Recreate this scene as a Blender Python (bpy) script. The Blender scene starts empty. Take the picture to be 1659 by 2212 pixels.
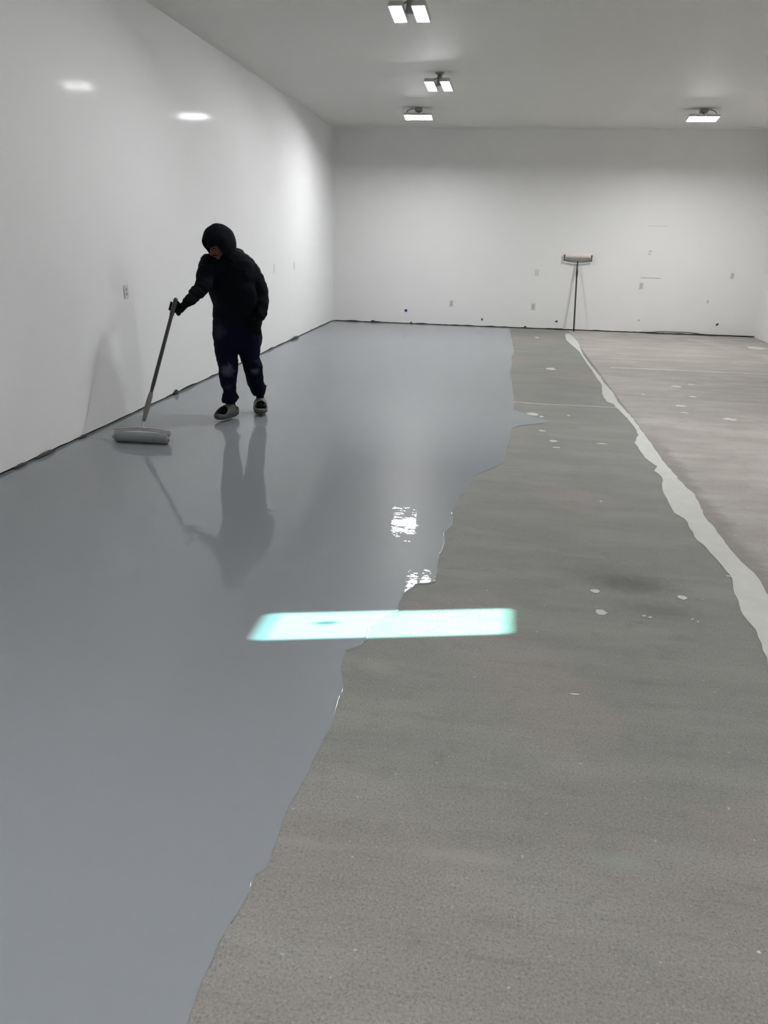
import bpy, bmesh, math, random
from mathutils import Vector, Matrix, noise
random.seed(7)
sc = bpy.context.scene
C = sc.collection
PI = math.pi
V = Vector
# ------------------------------------------------------------------ room and camera (metres)
S = 1.0625
XL, XR, YB, YR, ZC = -3.205*S, 5.0, 15.262*S, -4.2, 3.4447*S
CAMH = 1.555*S
FPX, YAW, PITCH, ROLL = 1660.0, .136, .3418, .0252
W, H = 1659, 2212
F0 = V((-math.sin(YAW), math.cos(YAW), 0)); R0 = V((math.cos(YAW), math.sin(YAW), 0)); U0 = V((0, 0, 1))
FW = F0*math.cos(PITCH) - U0*math.sin(PITCH)
UU = U0*math.cos(PITCH) + F0*math.sin(PITCH)
RT = R0*math.cos(ROLL) + UU*math.sin(ROLL)
UP = UU*math.cos(ROLL) - R0*math.sin(ROLL)
EYE = V((0, 0, CAMH))
def ray(x, y): return FW + RT*((x-W/2)/FPX) - UP*((y-H/2)/FPX)
def on_z(x, y, z=0.0):
    d = ray(x, y); return EYE + d*((z-CAMH)/d.z)
def at(x, y, Y):
    d = ray(x, y); return EYE + d*(Y/d.y)
def on_left(x, y):
    d = ray(x, y); return EYE + d*(XL/d.x)
def on_back(x, y): return at(x, y, YB)
def mpp(Y): return (Y*math.cos(PITCH)*1.03)/FPX      # metres per pixel near the left of the frame
cam = bpy.data.cameras.new('camera'); cam.sensor_fit = 'VERTICAL'; cam.sensor_height = 24.0
cam.lens = 24.0*FPX/H; cam.clip_start = .05; cam.clip_end = 200
co = bpy.data.objects.new('camera', cam); C.objects.link(co)
M = Matrix((RT, UP, -FW)).transposed().to_4x4(); M.translation = EYE
co.matrix_world = M; sc.camera = co

# ------------------------------------------------------------------ materials
def mat(name, col, rough=.5, metal=0, spec=.5, emit=0, bump=0, bscale=50, var=0, vscale=6, coat=0, det=4):
    m = bpy.data.materials.new(name); m.use_nodes = True
    n = m.node_tree.nodes; l = m.node_tree.links; b = n['Principled BSDF']
    b.inputs['Base Color'].default_value = (*col, 1); b.inputs['Roughness'].default_value = rough
    b.inputs['Metallic'].default_value = metal; b.inputs['Specular IOR Level'].default_value = spec
    b.inputs['Coat Weight'].default_value = coat
    if emit:
        b.inputs['Emission Color'].default_value = (1, 1, 1, 1); b.inputs['Emission Strength'].default_value = emit
    tc = n.new('ShaderNodeTexCoord')
    if bump:
        t = n.new('ShaderNodeTexNoise'); t.inputs['Scale'].default_value = bscale; t.inputs['Detail'].default_value = det
        l.new(tc.outputs['Object'], t.inputs['Vector'])
        bm_ = n.new('ShaderNodeBump'); bm_.inputs['Strength'].default_value = bump; bm_.inputs['Distance'].default_value = .01
        l.new(t.outputs['Fac'], bm_.inputs['Height']); l.new(bm_.outputs['Normal'], b.inputs['Normal'])
    if var:
        t = n.new('ShaderNodeTexNoise'); t.inputs['Scale'].default_value = vscale; t.inputs['Detail'].default_value = 5
        l.new(tc.outputs['Object'], t.inputs['Vector'])
        r = n.new('ShaderNodeMix'); r.data_type = 'RGBA'
        r.inputs['A'].default_value = (*[c*(1-var) for c in col], 1); r.inputs['B'].default_value = (*[min(1, c*(1+var)) for c in col], 1)
        l.new(t.outputs['Fac'], r.inputs['Factor']); l.new(r.outputs['Result'], b.inputs['Base Color'])
    return m

class NT:
    def __init__(s, m): s.n = m.node_tree.nodes; s.l = m.node_tree.links
    def lk(s, a, b): s.l.new(a, b)
    def noise(s, vec, scale, detail=5, rough=.55):
        t = s.n.new('ShaderNodeTexNoise'); t.inputs['Scale'].default_value = scale
        t.inputs['Detail'].default_value = detail; t.inputs['Roughness'].default_value = rough
        s.lk(vec, t.inputs['Vector']); return t.outputs['Fac']
    def map(s, vec, sc_, loc=(0, 0, 0), rot=0):
        t = s.n.new('ShaderNodeMapping'); t.inputs['Scale'].default_value = sc_; t.inputs['Location'].default_value = loc
        t.inputs['Rotation'].default_value = (0, 0, rot); s.lk(vec, t.inputs['Vector']); return t.outputs['Vector']
    def ramp(s, fac, a, b, lo=0., hi=1.):
        t = s.n.new('ShaderNodeMapRange'); t.interpolation_type = 'SMOOTHSTEP'
        for k, v in (('From Min', a), ('From Max', b), ('To Min', lo), ('To Max', hi)): t.inputs[k].default_value = v
        s.lk(fac, t.inputs['Value']); return t.outputs['Result']
    def math(s, op, a, b=None):
        t = s.n.new('ShaderNodeMath'); t.operation = op
        for i, v in enumerate((a, b)):
            if v is None: continue
            if isinstance(v, (int, float)): t.inputs[i].default_value = v
            else: s.lk(v, t.inputs[i])
        return t.outputs[0]
    def mix(s, fac, a, b):
        t = s.n.new('ShaderNodeMix'); t.data_type = 'RGBA'
        if isinstance(fac, (int, float)): t.inputs['Factor'].default_value = fac
        else: s.lk(fac, t.inputs['Factor'])
        for k, v in (('A', a), ('B', b)):
            if isinstance(v, tuple): t.inputs[k].default_value = (*v, 1)
            else: s.lk(v, t.inputs[k])
        return t.outputs['Result']
    def spot(s, vec, c, r, soft=.5, wob=.35):
        """elliptical stain mask with a ragged rim"""
        q = s.map(vec, (1/r[0], 1/r[1], 0), (-c[0]/r[0], -c[1]/r[1], 0))
        t = s.n.new('ShaderNodeVectorMath'); t.operation = 'LENGTH'; s.lk(q, t.inputs[0])
        nz = s.noise(vec, 5.0/max(r), 6, .65)
        d = s.math('ADD', t.outputs['Value'], s.math('MULTIPLY', s.math('SUBTRACT', nz, .5), wob*3))
        return s.ramp(d, 1, 1-soft)

def concrete(name, base, warm, light, spots=(), band=False):
    m = mat(name, base, .62, spec=.32); t = NT(m); b = t.n['Principled BSDF']
    v = t.n.new('ShaderNodeTexCoord').outputs['Object']
    big = t.noise(v, .55, 3, .5); mid = t.noise(t.map(v, (.8, 2.6, 1), rot=.12), 1.6, 6, .6); strk = t.noise(t.map(v, (1.2, 9, 1), rot=.1), 2.2, 5, .7)
    fine = t.noise(v, 125, 4, .75); grit = t.noise(v, 260, 2, .6); cells = t.noise(v, 8, 6, .7)
    c = t.mix(t.ramp(t.math('ADD', big, t.math('MULTIPLY', t.math('SUBTRACT', t.noise(v, 7, 4), .5), .12)), .53, .60), base, warm)
    sy = t.n.new('ShaderNodeSeparateXYZ'); t.lk(v, sy.inputs[0])
    c = t.mix(t.math('MULTIPLY', t.ramp(t.math('ADD', sy.outputs['Y'], t.math('MULTIPLY', t.noise(v, 1.7, 4), 1.2)), 3.0, 2.2), .7), c, warm)
    c = t.mix(t.ramp(mid, .38, .75, 0, .55), c, light)
    c = t.mix(t.ramp(strk, .55, .75, 0, .4), c, light)
    dark = tuple(x*.5 for x in base)
    c = t.mix(t.ramp(strk, .46, .26, 0, .3), c, dark)
    c = t.mix(t.ramp(cells, .48, .3, 0, .25), c, dark)
    c = t.mix(t.ramp(fine, .49, .36, 0, .62), c, dark)
    c = t.mix(t.ramp(fine, .53, .68, 0, .5), c, tuple(min(1, x*1.9) for x in base))
    c = t.mix(t.ramp(grit, .64, .74, 0, .6), c, tuple(min(1, x*2.6) for x in base))
    scr = t.noise(t.map(v, (1.5, 16, 1), rot=.16), 4.5, 6, .75); c = t.mix(t.ramp(scr, .62, .70, 0, .4), c, tuple(min(1, x*1.7) for x in base))
    spk = t.noise(v, 48, 2, .5); c = t.mix(t.ramp(spk, .72, .76, 0, .6), c, tuple(min(1, x*2.4) for x in base))
    for (cx, cy, rx, ry, col, amt) in spots:
        c = t.mix(t.math('MULTIPLY', t.spot(v, (cx, cy), (rx, ry), .9), amt), c, col)
    if band:     # worn brown dirt along the filled joint
        sx = t.n.new('ShaderNodeSeparateXYZ'); t.lk(v, sx.inputs[0])
        w = t.math('ADD', sx.outputs['X'], t.math('MULTIPLY', t.noise(v, 4, 5), .22))
        d = t.ramp(w, 1.70, 1.58); e = t.math('MULTIPLY', t.ramp(sx.outputs['Y'], 7.6, 6.4), d)
        c = t.mix(t.math('MULTIPLY', e, .55), c, (.16, .14, .12))
    t.lk(c, b.inputs['Base Color'])
    t.lk(t.ramp(fine, .3, .7, .5, .75), b.inputs['Roughness'])
    bp = t.n.new('ShaderNodeBump'); bp.inputs['Strength'].default_value = .35; bp.inputs['Distance'].default_value = .004
    t.lk(fine, bp.inputs['Height']); t.lk(bp.outputs['Normal'], b.inputs['Normal'])
    return m

def fz(x, y): p = on_z(x, y); return p.x, p.y
s1 = fz(1365, 1262); s2 = fz(1425, 1318); s3 = fz(1345, 1240)
wipe = [fz(820, 1440), fz(1000, 1850), fz(1240, 1475), fz(1180, 905), fz(640, 1818), fz(1340, 1860)]
DRK = (.07, .068, .06); LGT = (.28, .27, .25)
M_slab = concrete('grey_concrete', (.186, .192, .174), (.226, .206, .194), (.275, .268, .25),
    [(s1[0], s1[1], .30, .16, DRK, .62), (s3[0], s3[1], .45, .25, DRK, .3), (s2[0], s2[1], .26, .14, DRK, .4),
     (wipe[0][0], wipe[0][1], .12, .08, LGT, .5), (wipe[1][0], wipe[1][1], .25, .04, LGT, .5),
     (wipe[4][0], wipe[4][1], .3, .03, LGT, .4), (wipe[5][0], wipe[5][1], .13, .05, (.25, .29, .26), .4)])
M_slab2 = concrete('pale_concrete', (.30, .278, .255), (.36, .335, .31), (.49, .465, .435), [], True)
M_fill = mat('white_filler', (.50, .50, .475), .55, var=.12, vscale=9, bump=.3, bscale=40)
M_fill2 = mat('thin_filler', (.38, .37, .345), .6, var=.2, vscale=25, bump=.3, bscale=60)

M_epoxy = mat('wet_grey_epoxy', (.205, .222, .24), .006, spec=.5)
t = NT(M_epoxy); b = t.n['Principled BSDF']; v = t.n.new('ShaderNodeTexCoord').outputs['Object']
b.inputs['IOR'].default_value = 1.42
h1 = t.noise(t.map(v, (2.2, 5.0, 1), rot=.1), 1.3, 2, .45); h2 = t.noise(t.map(v, (5, 10, 1)), 2.2, 3, .55)
hh = t.math('ADD', t.math('MULTIPLY', h1, 1.0), t.math('MULTIPLY', h2, .30))
bp = t.n.new('ShaderNodeBump'); bp.inputs['Strength'].default_value = 1; bp.inputs['Distance'].default_value = .0016
t.lk(hh, bp.inputs['Height']); t.lk(bp.outputs['Normal'], b.inputs['Normal'])
t.lk(t.mix(t.noise(v, .5, 2), (.222, .239, .258), (.240, .257, .274)), b.inputs['Base Color'])

# a share of the film is still slightly hazy where it has not levelled out
hz = t.n.new('ShaderNodeBsdfPrincipled'); hz.inputs['Roughness'].default_value = .34; hz.inputs['IOR'].default_value = 1.39
t.lk(b.inputs['Base Color'].links[0].from_socket, hz.inputs['Base Color']); t.lk(bp.outputs['Normal'], hz.inputs['Normal'])
mx = t.n.new('ShaderNodeMixShader'); mx.inputs[0].default_value = .29
t.lk(b.outputs[0], mx.inputs[1]); t.lk(hz.outputs[0], mx.inputs[2]); t.lk(mx.outputs[0], t.n['Material Output'].inputs['Surface'])

def wallmat(name, col, rough):
    m = mat(name, col, rough, spec=.4); t = NT(m); b = t.n['Principled BSDF']
    v = t.n.new('ShaderNodeTexCoord').outputs['Object']
    bp = t.n.new('ShaderNodeBump'); bp.inputs['Strength'].default_value = .5; bp.inputs['Distance'].default_value = .003
    t.lk(t.math('ADD', t.noise(v, 2.2, 3), t.math('MULTIPLY', t.noise(v, 60, 3), .06)), bp.inputs['Height'])
    t.lk(bp.outputs['Normal'], b.inputs['Normal'])
    t.lk(t.mix(t.noise(v, 1.1, 4), tuple(c*.975 for c in col), col), b.inputs['Base Color'])
    return m
M_wall = wallmat('white_wall_paint', (.80, .81, .81), .6)
for k_, v_ in (('Coat Weight', .03), ('Coat Roughness', .09)): M_wall.node_tree.nodes['Principled BSDF'].inputs[k_].default_value = v_
M_wallb = wallmat('white_wall_paint_flat', (.80, .80, .79), .5)
M_ceil = wallmat('ceiling_paint', (.74, .74, .70), .7)
M_gap = mat('dark_gap', (.03, .03, .028), .8, bump=.5, var=.4, vscale=9)  # gap shade put into the colour; dark scraps use it too
M_scrap = mat('torn_scrap', (.055, .055, .052), .8, bump=.4)
M_plate = mat('outlet_plate', (.63, .63, .62), .4)
M_slot = mat('outlet_recess', (.38, .38, .37), .5)
M_blue = mat('blue_tape', (.012, .02, .22), .6)
M_greyt = mat('grey_scuff', (.5, .5, .5), .7)
M_crack = mat('wall_seam', (.45, .45, .43), .7)
M_led = mat('led_lens', (.9, .9, .9), .3, emit=1.0)
M_led3 = mat('led_lens_rear', (.9, .9, .9), .3, emit=1.0)
M_led2 = mat('led_lens_wide', (.9, .9, .9), .3, emit=1.0)
M_housing = mat('lamp_housing', (.55, .55, .53), .4, spec=.4)
M_box = mat('junction_box_metal', (.30, .30, .29), .45, metal=.4)
M_cord = mat('black_cord', (.02, .02, .02), .5)
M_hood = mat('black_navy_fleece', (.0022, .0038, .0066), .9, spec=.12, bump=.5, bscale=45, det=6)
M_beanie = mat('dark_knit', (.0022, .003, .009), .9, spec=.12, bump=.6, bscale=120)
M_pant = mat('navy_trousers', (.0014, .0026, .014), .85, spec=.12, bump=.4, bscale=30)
M_glove = mat('black_glove', (.0016, .0016, .002), .7, spec=.15, bump=.3, bscale=90)
M_skin = mat('skin', (.13, .062, .040), .55, spec=.25, bump=.15, bscale=80, var=.12, vscale=25)
M_hair = mat('black_hair', (.003, .0022, .002), .9, spec=.08)
M_eye = mat('eye_white', (.35, .3, .28), .3)
M_sock = mat('black_sock', (.004, .0045, .005), .95, spec=.1)
M_foam = mat('grey_foam', (.058, .062, .057), .6, bump=.25, bscale=120, var=.1)
M_insole = mat('grey_insole', (.10, .107, .096), .6, bump=.3, bscale=140)
M_spike = mat('spike_steel', (.35, .35, .35), .3, metal=.9)
M_splate = mat('spike_plate', (.02, .02, .02), .5)
M_pole = mat('grey_brown_pole', (.030, .028, .025), .42, var=.15, vscale=4)
M_poleD = mat('dark_pole', (.022, .023, .022), .4)
M_sock2 = mat('paint_splashed_socket', (.16, .15, .145), .5, bump=.5, bscale=90, var=.3, vscale=40)
M_rframe = mat('frame_metal_grey_paint', (.42, .39, .385), .35, var=.15, vscale=30)
M_nap = mat('wet_grey_nap', (.235, .25, .265), .3, bump=.6, bscale=150)
M_napw = mat('white_nap', (.80, .74, .68), .9, bump=.8, bscale=150)
M_frD = mat('dark_frame', (.065, .068, .06), .45)
M_endw = mat('end_clip', (.45, .45, .44), .4)

# knee and thigh dust on the trousers: pale paint dust that stays with the cloth
def dust(m, pts):
    t = NT(m); b = t.n['Principled BSDF']; v = t.n.new('ShaderNodeTexCoord').outputs['Object']; c = (.0014, .0026, .014)
    for (p, r, a) in pts:
        q = t.n.new('ShaderNodeVectorMath'); q.operation = 'DISTANCE'; t.lk(v, q.inputs[0]); q.inputs[1].default_value = p
        d = t.math('ADD', q.outputs['Value'], t.math('MULTIPLY', t.math('SUBTRACT', t.noise(v, 28, 6, .7), .5), r*1.6))
        c = t.mix(t.ramp(d, r, r*.25, 0, a), c, (.075, .082, .105))
    t.lk(c, b.inputs['Base Color'])

# ------------------------------------------------------------------ helpers
def link(name, me, m=None, parent=None, smooth=False):
    o = bpy.data.objects.new(name, me); C.objects.link(o)
    if m:
        for x in (m if isinstance(m, (list, tuple)) else [m]): me.materials.append(x)
    if smooth:
        for p in me.polygons: p.use_smooth = True
    if parent is not None: o.parent = parent
    return o
def obj(name, bm, m=None, parent=None, smooth=False):
    bmesh.ops.recalc_face_normals(bm, faces=bm.faces)
    me = bpy.data.meshes.new(name); bm.to_mesh(me); bm.free()
    return link(name, me, m, parent, smooth)
def empty(name, loc=(0, 0, 0), rz=0):
    o = bpy.data.objects.new(name, None); C.objects.link(o); o.location = loc; o.rotation_euler = (0, 0, rz)
    o.empty_display_size = .1; return o
def tag(o, label=None, cat=None, group=None, kind=None):
    if label: o['label'] = label
    if cat: o['category'] = cat
    if group: o['group'] = group
    if kind: o['kind'] = kind
    return o
def kids(o): return [c for c in C.objects if c.parent == o]
def copy_tree(o, parent=None):
    c = o.copy(); C.objects.link(c)
    if parent is not None: c.parent = parent
    for ch in kids(o): copy_tree(ch, c)
    return c
def box(bm, lo, hi, mi=0, bev=0):
    vs = [bm.verts.new((x, y, z)) for x in (lo[0], hi[0]) for y in (lo[1], hi[1]) for z in (lo[2], hi[2])]
    fs = []
    for q in ((0, 1, 3, 2), (4, 6, 7, 5), (0, 4, 5, 1), (2, 3, 7, 6), (0, 2, 6, 4), (1, 5, 7, 3)):
        f = bm.faces.new([vs[i] for i in q]); f.material_index = mi; fs.append(f)
    if bev:
        es = {e for f in fs for e in f.edges}
        bmesh.ops.bevel(bm, geom=list(es), offset=bev, segments=3, profile=.5, affect='EDGES')
    return vs
def frame_of(d, up=V((0, 0, 1))):
    d = d.normalized(); a = d.cross(up)
    if a.length < 1e-3: a = d.cross(V((0, 1, 0)))
    a.normalize(); return a, a.cross(d).normalized()
def rings(bm, rs, cap=True):
    """rs: list of lists of points, joined into a skin"""
    n = len(rs[0]); vv = [[bm.verts.new(p) for p in r] for r in rs]
    for i in range(len(vv)-1):
        for k in range(n): bm.faces.new((vv[i][k], vv[i][(k+1) % n], vv[i+1][(k+1) % n], vv[i+1][k]))
    if cap: bm.faces.new(vv[0][::-1]); bm.faces.new(vv[-1])
    return vv
def tube(bm, pts, rad, n=14, fold=0, squash=1, steps=1, side=None, dome=True):
    """smooth tapered limb along a polyline; fold = cloth wrinkle depth"""
    P = [V(p) for p in pts]; Rr = list(rad)
    if steps > 1:
        q, r2 = [], []
        for i in range(len(P)-1):
            p0 = P[max(0, i-1)]; p1 = P[i]; p2 = P[i+1]; p3 = P[min(len(P)-1, i+2)]
            for k in range(steps):
                u = k/steps
                q.append(.5*((2*p1)+(p2-p0)*u+(2*p0-5*p1+4*p2-p3)*u*u+(3*p1-p0-3*p2+p3)*u**3))
                w = u*u*(3-2*u); r2.append(Rr[i]*(1-w)+Rr[i+1]*w)
        q.append(P[-1]); r2.append(Rr[-1]); P, Rr = q, r2
    rs = []; a0 = None
    for i, p in enumerate(P):
        d = (P[min(i+1, len(P)-1)]-P[max(i-1, 0)]).normalized()
        if a0 is None: a, b_ = frame_of(d, side if side else V((0, 0, 1)))
        else:
            a = (a0 - d*a0.dot(d)).normalized(); b_ = d.cross(a).normalized()
        a0 = a; rg = []
        for k in range(n):
            th = 2*PI*k/n; rr = Rr[i]
            if fold:
                nz = noise.noise(V((p.x*9+math.cos(th)*.9, p.y*9+math.sin(th)*.9, p.z*26)))
                rr += fold*nz
            rg.append(p + a*math.cos(th)*rr + b_*math.sin(th)*rr*squash)
        rs.append(rg)
    if dome:
        def capr(i, sgn):
            p = P[i]; d = (P[min(i+1, len(P)-1)]-P[max(i-1, 0)]).normalized()*sgn; out = []
            for fr, h in ((.86, .5), (.5, .85)):
                out.append([p+(q-p)*fr+d*Rr[i]*h for q in rs[i]])
            return out
        s_ = capr(0, -1); e_ = capr(-1, 1) if False else None
        p = P[-1]; d = (P[-1]-P[-2]).normalized()
        e_ = [[p+(q-p)*fr+d*Rr[-1]*h for q in rs[-1]] for fr, h in ((.86, .5), (.5, .85))]
        rs = s_[::-1]+rs+e_
    rings(bm, rs)
def cyl(bm, a, b_, r, n=24, r2=None, mi=0):
    a, b_ = V(a), V(b_); r2 = r if r2 is None else r2
    x, y = frame_of(b_-a)
    f0 = len(bm.faces)
    rings(bm, [[a+(x*math.cos(2*PI*k/n)+y*math.sin(2*PI*k/n))*r for k in range(n)], [b_+(x*math.cos(2*PI*k/n)+y*math.sin(2*PI*k/n))*r2 for k in range(n)]])
    bm.faces.ensure_lookup_table()
    for f in bm.faces[f0:]: f.material_index = mi
def ball(bm, c, r, rot=None, seg=20, rng=14):
    m_ = Matrix.Translation(V(c)) @ (rot.to_4x4() if rot else Matrix()) @ Matrix.Diagonal((*(r if hasattr(r, '__len__') else (r, r, r)), 1))
    return bmesh.ops.create_uvsphere(bm, u_segments=seg, v_segments=rng, radius=1, matrix=m_)['verts']
def fuse(name, bm, m, parent, voxel=.007, smooth=3, disp=0, dscale=18):
    """weld overlapping limbs into one continuous skin"""
    bmesh.ops.recalc_face_normals(bm, faces=bm.faces)
    me = bpy.data.meshes.new(name); bm.to_mesh(me); bm.free()
    o = bpy.data.objects.new(name, me); C.objects.link(o)
    r = o.modifiers.new('r', 'REMESH'); r.mode = 'VOXEL'; r.voxel_size = voxel
    s_ = o.modifiers.new('s', 'SMOOTH'); s_.iterations = smooth; s_.factor = .5
    bpy.context.view_layer.update()
    dg = bpy.context.evaluated_depsgraph_get()
    me2 = bpy.data.meshes.new_from_object(o.evaluated_get(dg)); me2.name = name
    C.objects.unlink(o); bpy.data.objects.remove(o); bpy.data.meshes.remove(me)
    if disp:
        ns = [v_.normal.copy() for v_ in me2.vertices]
        for v_, nn in zip(me2.vertices, ns):
            p = v_.co
            k = noise.noise(V((p.x*dscale, p.y*dscale, p.z*dscale*1.5))) + .5*noise.noise(V((p.x*dscale*2.3, p.y*dscale*2.3, p.z*dscale*3)))
            v_.co = p + nn*k*disp
    me2.update()
    return link(name, me2, m, parent, True)

# ------------------------------------------------------------------ the setting
T = .06
SEAM = 1.351*S
bm = bmesh.new()
def quad(bm, pts, mi=0):
    f = bm.faces.new([bm.verts.new(p) for p in pts]); f.material_index = mi
box(bm, (XL-.2, YR-.2, -.1), (SEAM, YB+.2, 0), 0); box(bm, (SEAM, YR-.2, -.1), (XR+.2, YB+.2, 0), 1)
floor = tag(obj('floor', bm, [M_slab, M_slab2]), kind='structure')
bm = bmesh.new(); box(bm, (XL-.2, YR-.2, ZC), (XR+.2, YB+.2, ZC+.1)); tag(obj('ceiling', bm, M_ceil), kind='structure')
GAP = .022
def ragged(n, amp, seed):
    return [GAP+amp*max(0, noise.noise(V((i*.23, seed, 0))))+.5*amp*max(0, noise.noise(V((i*.9, seed, 3))))-.004 for i in range(n)]
# left wall with its slightly chipped lower edge
def wall_strip(name, A, B, outn, seed, m, amp):
    n = 160; zs = ragged(n+1, amp, seed); bm = bmesh.new(); A, B = V(A), V(B); prev = None
    for i in range(n+1):
        p = A.lerp(B, i/n); o_ = V(outn)*.1
        cur = [bm.verts.new((p.x, p.y, zs[i])), bm.verts.new((p.x, p.y, ZC)), bm.verts.new((p.x+o_.x, p.y+o_.y, ZC)), bm.verts.new((p.x+o_.x, p.y+o_.y, zs[i]))]
        if prev:
            for k in range(4): bm.faces.new((prev[k], cur[k], cur[(k+1) % 4], prev[(k+1) % 4]))
        else: bm.faces.new(cur)
        prev = cur
    bm.faces.new(prev[::-1])
    return tag(obj(name, bm, m), kind='structure')
wall_left = wall_strip('wall_left', (XL, YR-.1, 0), (XL, YB, 0), (-1, 0, 0), 3, M_wall, .03)
wall_back = wall_strip('wall_back', (XL-.1, YB, 0), (XR+.1, YB, 0), (0, 1, 0), 8, M_wallb, .02)
bm = bmesh.new(); box(bm, (XL-.1, YR-.1, 0), (XR+.1, YR, ZC)); tag(obj('wall_rear', bm, M_wallb), kind='structure')
# near-black strips painted as the shade in the gap below the drywall
bm = bmesh.new(); box(bm, (XL-.09, YR, 0), (XL-.012, YB, .07)); tag(obj('gap_shade_left', bm, M_gap), kind='structure')
bm = bmesh.new(); box(bm, (XL, YB+.012, 0), (XR, YB+.09, .07)); tag(obj('gap_shade_back', bm, M_gap), kind='structure')
# right wall (outside the frame) with the small high window that lets the sun in
quadpx = [(556, 1326), (1111, 1313), (1118, 1371), (537, 1386)]
pc = [on_z(*q) for q in ((575, 1327), (1111, 1313), (1117, 1371), (536, 1386))]
ctr = sum(pc, V())/4
dh = ((pc[1]-pc[0])+(pc[2]-pc[3])); Llong = dh.length/2; dh = V((dh.x, dh.y, 0)).normalized()
ELEV = math.radians(23)
wy_half = .5*((pc[0]-pc[3]).y+(pc[1]-pc[2]).y)/2
wh_half = .5*Llong*math.tan(ELEV)
tt = (XR+.0-ctr.x)/dh.x
wc = V((XR, ctr.y+dh.y*tt, tt*math.tan(ELEV)))
mg = .12
y0, y1, z0, z1 = wc.y-wy_half-mg, wc.y+wy_half+mg, wc.z-wh_half-mg, wc.z+wh_half+mg
bm = bmesh.new()
box(bm, (XR, YR, 0), (XR+T, y0, ZC)); box(bm, (XR, y1, 0), (XR+T, YB, ZC)); box(bm, (XR, y0, 0), (XR+T, y1, z0)); box(bm, (XR, y0, z1), (XR+T, y1, ZC))
tag(obj('wall_right', bm, M_wallb), kind='structure')
def rrect(hy, hz, r, n=6):
    out = []
    for cy, cz, a0 in ((hy-r, hz-r, 0), (-hy+r, hz-r, PI/2), (-hy+r, -hz+r, PI), (hy-r, -hz+r, 1.5*PI)):
        for k in range(n+1):
            a = a0+PI/2*k/n; out.append((cy+r*math.cos(a), cz+r*math.sin(a)))
    return out
bm = bmesh.new()
inn = rrect(wy_half, wh_half, .03); outr = rrect(wy_half+mg+.02, wh_half+mg+.02, .005)
def ringv(x, pr): return [bm.verts.new((x, wc.y+a, wc.z+b_)) for a, b_ in pr]
A1, B1, A2, B2 = ringv(XR-.012, inn), ringv(XR-.012, outr), ringv(XR-.002, inn), ringv(XR-.002, outr)
n = len(inn)
for k in range(n):
    j = (k+1) % n
    for q in ((A1[k], A1[j], B1[j], B1[k]), (A2[k], B2[k], B2[j], A2[j]), (A1[k], A2[k], A2[j], A1[j]), (B1[k], B1[j], B2[j], B2[k])): bm.faces.new(q)
win = tag(obj('window_1', bm, M_plate), kind='structure')
def tint(name, col):
    m = bpy.data.materials.new(name); m.use_nodes = True; nn = m.node_tree.nodes; nn.clear()
    o_ = nn.new('ShaderNodeOutputMaterial'); tr = nn.new('ShaderNodeBsdfTransparent'); tr.inputs[0].default_value = (*col, 1)
    m.node_tree.links.new(tr.outputs[0], o_.inputs[0]); return m
M_pane = tint('pale_cyan_pane', (.53, 1, .98)); M_paneb = tint('pane_rim_tint', (.19, .60, .54)); M_panes = tint('pane_sticker', (.30, .7, .68))
bm = bmesh.new()
bi = rrect(wy_half-.012, wh_half*.90, .02)
A = ringv(XR+.001, inn); B = ringv(XR+.001, bi)
for k in range(n):
    f = bm.faces.new((A[k], A[(k+1) % n], B[(k+1) % n], B[k])); f.material_index = 1
bm.faces.new(B)
pane = obj('window_pane', bm, [M_pane, M_paneb], win)
bm = bmesh.new(); ball(bm, (XR-.003, wc.y+.02, wc.z+.5*wh_half), (.002, .016, .026)); obj('pane_spot', bm, M_paneb, win)  # unseen tinted oval, added to leave a dark spot in the sun patch

# ------------------------------------------------------------------ wet epoxy coating
edge = [(1100, 700), (1100, 712), (1104, 730), (1106, 745), (1111, 762), (1103, 775), (1106, 790), (1098, 806), (1104, 822), (1107, 845), (1109, 868), (1107, 884), (1118, 890), (1142, 896), (1186, 911), (1168, 915), (1125, 919), (1104, 925), (1100, 942), (1094, 965), (1088, 985), (1085, 1000), (1062, 1012), (1040, 1020), (1020, 1030), (1010, 1050), (1000, 1066), (988, 1074), (982, 1092), (975, 1106), (976, 1128), (970, 1142), (958, 1150), (958, 1172), (955, 1190), (947, 1196), (944, 1220), (938, 1258), (918, 1261), (898, 1262), (878, 1276), (868, 1288), (862, 1302), (858, 1318), (828, 1326), (812, 1340), (796, 1352), (793, 1366), (789, 1384), (770, 1398), (745, 1404), (738, 1420), (734, 1437), (735, 1465), (736, 1492), (729, 1510), (722, 1535), (714, 1558), (692, 1598), (680, 1632), (667, 1660), (648, 1690), (630, 1723), (612, 1756), (600, 1790), (590, 1822), (571, 1877), (549, 1886), (535, 1915), (520, 1943), (490, 2002), (461, 2053), (435, 2108), (406, 2178), (395, 2212), (372, 2260), (350, 2330)]
pts = [on_z(*q) for q in edge]
pts[0].y = YB+.05; pts[0].z = 0
P = []
for i in range(len(pts)-1):
    a, b_ = pts[i], pts[i+1]; L = (b_-a).length; k = max(1, int(L/.010)) if a.y < 4.6 else max(1, int(L/.04))
    for j in range(k):
        p = a.lerp(b_, j/k); w = .006+.0006*p.y
        P.append(p+V((noise.noise(p*9)*w+noise.noise(p*40)*.004, 0, 0)))
P.append(pts[-1])
last = P[-1]
P += [V((last.x-.15, last.y-.5, 0)), V((last.x-.3, -1.2, 0)), V((-1.2, -2.2, 0)), V((-1.5, -3.0, 0)), V((XL-.008, -3.0, 0)), V((XL-.008, YB+.008, 0)), V((P[0].x, YB+.008, 0))]
P = P[1:]
TH = .0035
bm = bmesh.new()
N = len(P); nrm = []
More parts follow.
